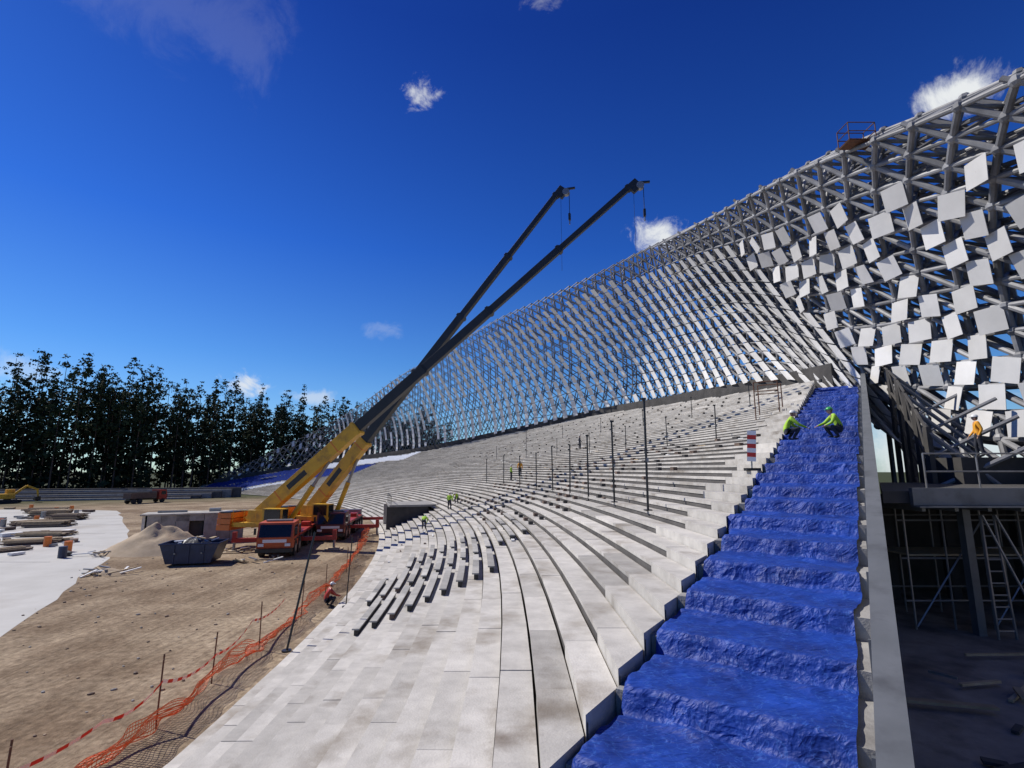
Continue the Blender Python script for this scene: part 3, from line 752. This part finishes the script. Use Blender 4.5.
for a,b_ in zip(tp[:-1],tp[1:]):
    a=Vector(a);b_=Vector(b_);n=max(4,int((b_-a).length/.25))
    def sp(t): 
        p=a.lerp(b_,t); p.z-=.22*4*t*(1-t); return p
    for i in range(n):
        p,q=sp(i/n),sp((i+1)/n); e=Vector((.015,0,.05))
        mb.add([p-e,q-e,q+e,p+e],[(0,1,2,3)],m_redp if i%2 else m_white)
mb.build('caution_tape')
mb=MB(); mb.tube((-8.5,20.7,.24),(-8.0,21.5,4.5),.045,m_black,n=8); mb.tube((-8.5,20.7,.24),(-8.5,20.7,.30),.18,m_black,n=10); mb.build('dark_pole')  # plain leaning dark pole, carries no lamp
mb=MB(); p=arcpt(174.5,27); mb.tube((p.x,p.y,.24),(p.x+.15,p.y,3.6),.03,m_black,n=8); mb.tube((p.x,p.y,.24),(p.x,p.y,.30),.18,m_black,n=10); mb.build('dark_pole.001')

k=0
def post(r,y,h,w=.038):
    global k
    p=arcpt(r,y); z=stand_z(p.x,p.y); mb=MB()
    mb.tube((p.x,p.y,z),(p.x+random.uniform(-.05,.05),p.y,z+h),w,m_black,n=7); mb.box((p.x,p.y,z+.02),(.26,.26,.04),m_black); mb.box((p.x,p.y,z+h+.03),(w*3.6,w*3.6,.08),m_black)
    mb.box((p.x+.05,p.y,z+h*.45),(.08,.1,.16),m_grey)
    mb.build('steel_post' if k==0 else 'steel_post.%03d'%k); k+=1
for y,h,w in((19.3,4.1,.045),(24.1,3.7,.045),(29.2,3.6,.045),(33.8,3.3,.045),(38.9,3.2,.045),(44.5,3.1,.045),(51,3.0,.045),(58,3.0,.045),(66,3.0,.045)): post(187.2,y,h,w)
for y in(31,38,46,55,65,76,88): post(195.4,y,2.2,.035)
for y in(41,50,60,71,83,96): post(203.5,y,2.0,.035)

mb=MB()
for n in range(13,36):
    r=R0+n*TR+.3; z=RI*(n+1)
    y0=random.uniform(26,30); y1=random.uniform(44,66)
    y=y0
    while y<y1:
        if random.random()<.5:
            p=arcpt(r,y); t=math.asin((y-O.y)/r)
            mb.box((p.x,p.y,z+.09),(.22,random.uniform(.25,.5),.17),m_brown if random.random()<.5 else m_dark,rz=t,tone=random.random())
        y+=2.1
for n in range(38,66,3):
    r=R0+n*TR+.3; z=RI*(n+1); y=random.uniform(34,40)
    while y<105:
        t=math.asin((y-O.y)/r)
        if Wd(math.degrees(t))>n*TR+1 and random.random()<.6:
            p=pol(r,math.degrees(t),0); mb.box((p.x,p.y,z+.12),(.14,.2,.24),m_dark,rz=t)
        y+=2.6
mb.build('seat_support_blocks')
kb=0
for n in range(3,16):
    r=R0+n*TR+.28; z=RI*(n+1)
    for gi,(ya,ln_) in enumerate(((18.6,4.4),(23.8,4.6),(29.2,4.4))):
        ya+=n*.16
        if gi==0 and (n<4 or n>12): continue
        if gi==2 and n<5: continue
        y=ya+random.uniform(-.1,.1); mb=MB()
        pa=[arcpt(r,y+ln_*f) for f in(0,.33,.67,1)]
        mm=m_brown if random.random()<.2 else m_black
        for a,b_ in zip(pa[:-1],pa[1:]):
            d=b_-a; c=(a+b_)/2; rz=math.atan2(d.y,d.x)
            mb.box((c.x,c.y,z+.22),(d.length-.004,.26,.05),m_bench,rz=rz,tone=random.random())
            mb.box((c.x+.02,c.y,z+.10),(d.length*.98,.15,.18),mm,rz=rz)
        mb.build('bench' if kb==0 else 'bench.%03d'%kb); kb+=1
mb=MB()
for i in range(190):
    y=random.uniform(26,95); r=R0+random.uniform(1,32); 
    n=math.floor((r-R0)/TR); r=R0+(n+.5)*TR; t=math.asin((y-O.y)/r)
    if math.degrees(t)<theta_s(r)+1: continue
    p=arcpt(r,y); mb.box((p.x,p.y,RI*(n+1)+.04),(random.uniform(.06,.2),random.uniform(.12,1.3),.05),random.choice([m_wood,m_grey,m_white,m_brown,m_dark]),rz=t+random.uniform(-.1,.1),tone=random.random())
mb.build('scrap_pieces')

def bandpatch(name,thA,thB,d0,d1,mat,seed):
    mb=MB(); th=thA
    while th<thB:
        e=th+.4; W_=Wd((th+e)/2)
        lo=W_-d1+1.2*noise.noise(Vector((th*.5,seed,0))); hi=W_-d0+1.0*noise.noise(Vector((th*.6,seed,7)))
        for n in range(max(0,int(lo/TR)),int(hi/TR)):
            r=R0+n*TR; z=RI*(n+1)+.035+.01*random.random()
            mb.add([pol(r-.07,th,z),pol(r+TR-.06,th,z),pol(r+TR-.06,e,z),pol(r-.07,e,z),pol(r-.07,th,z-RI),pol(r-.07,e,z-RI)],[(0,1,2,3),(4,0,3,5)],mat)
        th=e
    mb.build(name)
bandpatch('white_sheet',39,51,-.2,4.5,m_tarpw,1); bandpatch('blue_sheet',42,61.5,5.2,12,m_blue,2); bandpatch('blue_sheet.001',51.5,61.8,-.2,4.8,m_blue,5); bandpatch('white_sheet.001',50,60.5,12.6,14.5,m_tarpw,8)
mb=MB(); 
p=arcpt(177,62); t=math.degrees(math.asin((62-O.y)/177))
Rz=rad(t)
def lb(l,s,m): mb.box(Vector((p.x,p.y,0))+Matrix.Rotation(Rz,3,'Z')@Vector(l),s,m,rz=Rz)
lb((0,-3,1.5),(4.5,.3,2.8),m_dark); lb((0,3,1.5),(4.5,.3,2.8),m_conc); lb((.6,0,3.0),(5.2,6.6,.22),m_step); lb((1.2,0,1.5),(2.5,5.6,2.6),m_dark)  # last box: dark block painted in place of shade inside the stairwell opening
for s in(-3,-1,1,3): lb((-1.8,s,3.6),(.05,.05,1.0),m_black)
lb((-1.8,0,4.1),(.05,6.2,.05),m_black)
mb.build('tunnel_entrance')
mb=MB(); bx_,by=8.75,18.9; z=stand_z(bx_,by)
Rb=Matrix.Rotation(rad(-25),3,'Z')@Matrix.Rotation(rad(4),3,'Y')
for i in range(7): mb.box(Vector((bx_,by,z+.42))+Rb@Vector((0,0,i*.16)),(.30,.03,.158),m_redp if i%2 else m_white,Mx=Rb)
mb.tube((bx_,by+.03,z),(bx_+.02,by+.04,z+.4),.025,m_grey,n=6); mb.box((bx_,by,z+.05),(.5,.3,.1),m_black)
mb.build('striped_barrier_board')
mb=MB()
for (w,a) in[(-1.2,30),(-1.2,31.5),(-2.6,30),(-2.6,31.5)]:
    p=S0+SD*a+SN*w; z=stand_z(p.x,p.y); mb.tube((p.x,p.y,z-.2),(p.x,p.y,12.6),.035,m_rust,n=6)
for a in(30,31.5):
    p=S0+SD*a+SN*-1.2; q=S0+SD*a+SN*-2.6
    for z in(12.0,12.6): mb.tube((p.x,p.y,z),(q.x,q.y,z),.035,m_rust,n=6)
mb.build('trestle_frame')
mb=MB(); c=scr(4.9,1)+Vector((0,0,.2))
for x in(-.8,.8):
    for y in(-.5,.5): mb.tube(c+Vector((x,y,0)),c+Vector((x,y,1.1)),.03,m_rust,n=5)
for z in(.02,.55,1.1):
    q=[c+Vector((x,y,z)) for x,y in((-.8,-.5),(.8,-.5),(.8,.5),(-.8,.5))]
    for i in range(4): mb.tube(q[i],q[(i+1)%4],.03,m_rust,n=5)
mb.box(c+Vector((0,0,-.02)),(1.6,1.0,.04),m_rust)
mb.build('work_basket')

# ------------------------------------------------------------------ people
POSES={
'stand':dict(pel=(0,0,.95),spi=(0,0,1.15),che=(0,.0,1.36),nec=(0,.01,1.53),head=(0,.03,1.66),sh=(.19,0,1.43),el=(.27,-.03,1.15),wr=(.27,.12,.92),hip=(.1,0,.9),kn=(.11,.03,.5),an=(.12,-.02,.1),toe=(.14,.17,.04)),
'bend':dict(pel=(0,-.15,.80),spi=(0,.02,.95),che=(0,.24,1.03),nec=(0,.40,1.05),head=(0,.51,1.03),sh=(.19,.27,1.03),el=(.24,.38,.76),wr=(.15,.50,.50),hip=(.1,-.15,.76),kn=(.13,.1,.46),an=(.13,-.08,.1),toe=(.15,.12,.04)),
'crouch':dict(pel=(0,-.16,.36),spi=(0,-.12,.58),che=(0,.0,.80),nec=(0,.08,.96),head=(0,.14,1.08),sh=(.19,.04,.87),el=(.26,.22,.62),wr=(.15,.44,.52),hip=(.1,-.15,.34),kn=(.2,.25,.50),an=(.14,.0,.1),toe=(.16,.19,.04)),
}
npers=0
def person(x,y,z,face,pose,top,leg,helm,asym=.06,scale=1.0):
    global npers
    P=POSES[pose]
    J=[];E=[];Rr=[];K=[]
    def j(p,r,k,par=None):
        J.append(p);Rr.append(r);K.append(k)
        if par is not None:E.append((par,len(J)-1))
        return len(J)-1
    pe=j(P['pel'],.155,'leg'); sp=j(P['spi'],.15,'top',pe); ch=j(P['che'],.18,'top',sp); ne=j(P['nec'],.06,'skin',ch)
    hands=[]
    for s in(-1,1):
        mm=lambda p,dy=0:(p[0]*s,p[1]+dy*s*asym,p[2])
        a=j(mm(P['sh']),.085,'top',ch); b1=j(mm(P['el'],1),.06,'top',a); w=j(mm(P['wr'],1.5),.036,'top',b1)
        d=(Vector(J[w])-Vector(J[b1])).normalized(); h=j(tuple(Vector(J[w])+d*.07),.036,'skin',w); hands.append((Vector(J[h]),d,s))
        hp=j(mm(P['hip']),.115,'leg',pe); kn=j(mm(P['kn'],1),.08,'leg',hp); an=j(mm(P['an'],1),.055,'leg',kn); to=j(mm(P['toe'],1),.045,'boot',an)
    me=bpy.data.meshes.new('tmp'); me.from_pydata(J,E,[]); ob=bpy.data.objects.new('tmp',me); scene.collection.objects.link(ob)
    ob.modifiers.new('s','SKIN'); sv=me.skin_vertices[0].data
    for i,r in enumerate(Rr): sv[i].radius=(r,r*(.8 if K[i]=='top' and i<4 else 1)); sv[i].use_root=(i==0)
    sub=ob.modifiers.new('u','SUBSURF'); sub.levels=2; sub.render_levels=2
    bpy.context.view_layer.update()
    dg=bpy.context.evaluated_depsgraph_get(); em=bpy.data.meshes.new_from_object(ob.evaluated_get(dg))
    R=Matrix.Rotation(rad(-face),3,'Z'); o=Vector((x,y,z))
    T=lambda p:o+R@(Vector(p)*scale)
    mats={'leg':leg,'top':top,'skin':m_skin,'boot':m_black}
    mb=MB(); vs=[T(v.co) for v in em.vertices]; mb.v.extend([tuple(v) for v in vs])
    segs=[(Vector(J[a]),Vector(J[b_]),K[b_]) for a,b_ in E]
    for pl in em.polygons:
        c=pl.center; best=None
        for a,b_,kk in segs:
            ab=b_-a; t=max(0,min(1,(c-a).dot(ab)/ab.length_squared)); dd=(a+ab*t-c).length
            if best is None or dd<best[0]: best=(dd,kk)
        mb.f.append(tuple(pl.vertices)); mb.m.append(mb.mi(mats[best[1]])); mb.t.append(.5)
    bpy.data.objects.remove(ob)
    hc=Vector(P['head']); 
    def el(c,r,m,nu=12,nv=8,zmin=-1): mb.ell(T(c),tuple(q*scale for q in r),m,nu,nv,R=R,zmin=zmin)
    el(hc,(.078,.098,.12),m_skin,14,10)
    el(hc+Vector((0,.1,-.01)),(.014,.022,.025),m_skin,6,4)
    for s in(-1,1):
        el(hc+Vector((s*.03,.09,.02)),(.012,.008,.008),m_black,6,4); el(hc+Vector((s*.08,0,0)),(.014,.025,.035),m_skin,6,4)
    el(hc+Vector((0,.088,-.05)),(.024,.01,.006),m_redp,6,4)
    el(hc+Vector((0,-.02,.0)),(.082,.092,.11),m_brown,12,6)
    el(hc+Vector((0,-.005,.04)),(.108,.13,.12),helm,16,6,zmin=0); mb.box(T(hc+Vector((0,.12,.045))),(.15,.11,.015),helm,Mx=R)
    for hp,d,s in hands:
        side=d.cross(Vector((0,0,1))); 
        if side.length<.1: side=Vector((0,1,0))
        side.normalize(); cur=side.cross(d)*(-.4)
        for q in range(4):
            a=hp+side*(q-1.5)*.018+d*.02; b_=a+d*(.045-.004*abs(q-1.5)); c_=b_+(d+cur).normalized()*.035
            mb.tube(T(a),T(b_),.009,m_skin,n=6); mb.tube(T(b_),T(c_),.009,m_skin,.007,n=6)
        a=hp-side*.03*s; mb.tube(T(a),T(a-side*.03*s+d*.04),.01,m_skin,n=6)
    mb.build('construction_worker' if npers==0 else 'construction_worker.%03d'%npers,smooth=True); npers+=1
def st_pt(a,w):
    p=S0+SD*a+SN*w; return p.x,p.y,tarp_h(a,w)-.01
x,y,z=st_pt(19.9,.45); person(x,y,z,110,'crouch',m_lime,m_navy,m_helw,scale=1.12)
x,y,z=st_pt(19.9,2.15); person(x,y,z,-75,'crouch',m_lime,m_navy,m_helg,scale=1.12)
person(19.6,21.6,7.5,-60,'stand',m_hior,m_navy,m_helw)
for (r,yy,f,ps,tp_,hl) in[(181,55,30,'stand',m_lime,m_helw),(182,57,200,'bend',m_lime,m_helw),(197,62,90,'stand',m_navy,m_helw),(178,48,0,'bend',m_lime,m_helg),(188,58,100,'stand',m_lime,m_helw),(189.5,60,10,'stand',m_hior,m_helw),(173.4,28,60,'crouch',m_red,m_helw)]:
    p=arcpt(r,yy); person(p.x,p.y,max(stand_z(p.x,p.y),0) if r>174 else 0,f,ps,tp_,m_navy,hl)

# ------------------------------------------------------------------ light, sky, camera
AZ=-68; EL=48
sd=Vector((math.sin(rad(AZ))*math.cos(rad(EL)),math.cos(rad(AZ))*math.cos(rad(EL)),math.sin(rad(EL))))
sun=bpy.data.lights.new('sun','SUN'); sun.energy=4.9; sun.angle=rad(.5); sun.color=(1,.95,.87)
so=bpy.data.objects.new('sun',sun); scene.collection.objects.link(so); so.rotation_euler=(-sd).to_track_quat('-Z','Y').to_euler()
w=bpy.data.worlds.new('World'); scene.world=w; w.use_nodes=True
nt=w.node_tree;N=nt.nodes;L=nt.links
bg=N['Background']; bg.inputs['Strength'].default_value=.1
sky=N.new('ShaderNodeTexSky'); sky.sky_type='NISHITA'; sky.sun_disc=False; sky.sun_elevation=rad(EL); sky.sun_rotation=rad(AZ)
sky.air_density=1.0; sky.dust_density=.3; sky.ozone_density=3.0; sky.altitude=300
tc=N.new('ShaderNodeTexCoord')
sep=N.new('ShaderNodeSeparateXYZ'); L.new(tc.outputs['Generated'],sep.inputs[0])
tr_=N.new('ShaderNodeValToRGB'); e=tr_.color_ramp.elements
e[0].position=0.0; e[0].color=(.58,.80,1.0,1); e[1].position=.70; e[1].color=(.06,.20,.72,1)
k_=e.new(.20); k_.color=(.28,.58,1.0,1); k2=e.new(.40); k2.color=(.12,.38,1.0,1)
L.new(sep.outputs['Z'],tr_.inputs['Fac'])
tint=N.new('ShaderNodeMixRGB'); tint.blend_type='MULTIPLY'; tint.inputs['Fac'].default_value=1
L.new(sky.outputs['Color'],tint.inputs['Color1']); L.new(tr_.outputs['Color'],tint.inputs['Color2'])
gain=N.new('ShaderNodeMixRGB'); gain.blend_type='MULTIPLY'; gain.inputs['Fac'].default_value=1; gain.inputs['Color2'].default_value=(1.15,1.15,1.12,1); L.new(tint.outputs['Color'],gain.inputs['Color1'])
col=gain.outputs['Color']
def clouds(d,size,amt,nscale,stretch=(1,1,1.6),thr=.5,bright=8.5):
    global col
    d=Vector(d).normalized()
    sub=N.new('ShaderNodeVectorMath'); sub.operation='SUBTRACT'; L.new(tc.outputs['Generated'],sub.inputs[0]); sub.inputs[1].default_value=d
    sc=N.new('ShaderNodeVectorMath'); sc.operation='MULTIPLY'; L.new(sub.outputs[0],sc.inputs[0]); sc.inputs[1].default_value=stretch
    ln=N.new('ShaderNodeVectorMath'); ln.operation='LENGTH'; L.new(sc.outputs[0],ln.inputs[0])
    mr=N.new('ShaderNodeMapRange'); mr.inputs['From Min'].default_value=0; mr.inputs['From Max'].default_value=size; mr.inputs['To Min'].default_value=.5; mr.inputs['To Max'].default_value=-.5; L.new(ln.outputs['Value'],mr.inputs['Value'])
    nn=N.new('ShaderNodeTexNoise'); nn.inputs['Scale'].default_value=nscale; nn.inputs['Detail'].default_value=9; nn.inputs['Roughness'].default_value=.68; nn.inputs['Distortion'].default_value=.5
    L.new(tc.outputs['Generated'],nn.inputs['Vector'])
    n2=N.new('ShaderNodeMath'); n2.operation='MULTIPLY_ADD'; n2.inputs[1].default_value=1.7; n2.inputs[2].default_value=-.35; L.new(nn.outputs['Fac'],n2.inputs[0])
    ad=N.new('ShaderNodeMath'); ad.operation='ADD'; L.new(mr.outputs['Result'],ad.inputs[0]); L.new(n2.outputs[0],ad.inputs[1])
    m2=N.new('ShaderNodeMapRange'); m2.interpolation_type='SMOOTHSTEP'; m2.inputs['From Min'].default_value=thr; m2.inputs['From Max'].default_value=thr+.5; m2.inputs['To Max'].default_value=amt; L.new(ad.outputs[0],m2.inputs['Value'])
    mx=N.new('ShaderNodeMixRGB'); L.new(m2.outputs['Result'],mx.inputs['Fac']); L.new(col,mx.inputs['Color1']); mx.inputs['Color2'].default_value=(bright*.95,bright*.98,bright,1); col=mx.outputs['Color']
clouds((-.18,.893,.722),.07,.7,22,(1,1,1.2),.5)
clouds((.279,.937,.458),.085,.95,18,(1,1,1.6),.4)
clouds((.87,.893,.73),.10,1.0,12,(1,1,1.8),.42)
clouds((-.52,.986,.163),.08,.85,22,(1,1,1.8),.5)
clouds((-.39,.99,.14),.10,.5,16,(1,1,3),.5)
clouds((-.94,.98,.19),.14,.3,12,(1,1,3),.5)
clouds((-.64,.869,.90),.24,.06,9,(1,.6,1.8),.4)
clouds((.055,.866,.92),.07,.3,16,(1,1,2),.5)
clouds((-.25,.96,.27),.08,.15,16,(1,1,2),.5)
clouds((.9,1.0,.04),.30,.7,7,(1,1,2),.35)
L.new(col,bg.inputs['Color'])
cam=bpy.data.cameras.new('camera'); cam.sensor_width=36; cam.lens=18; cam.clip_start=.05; cam.clip_end=5000
co=bpy.data.objects.new('camera',cam); scene.collection.objects.link(co); co.location=(0,0,7); co.rotation_euler=(rad(90+9.5),0,0)
scene.camera=co
scene.view_settings.view_transform='Standard'; scene.view_settings.look='None'; scene.view_settings.exposure=0
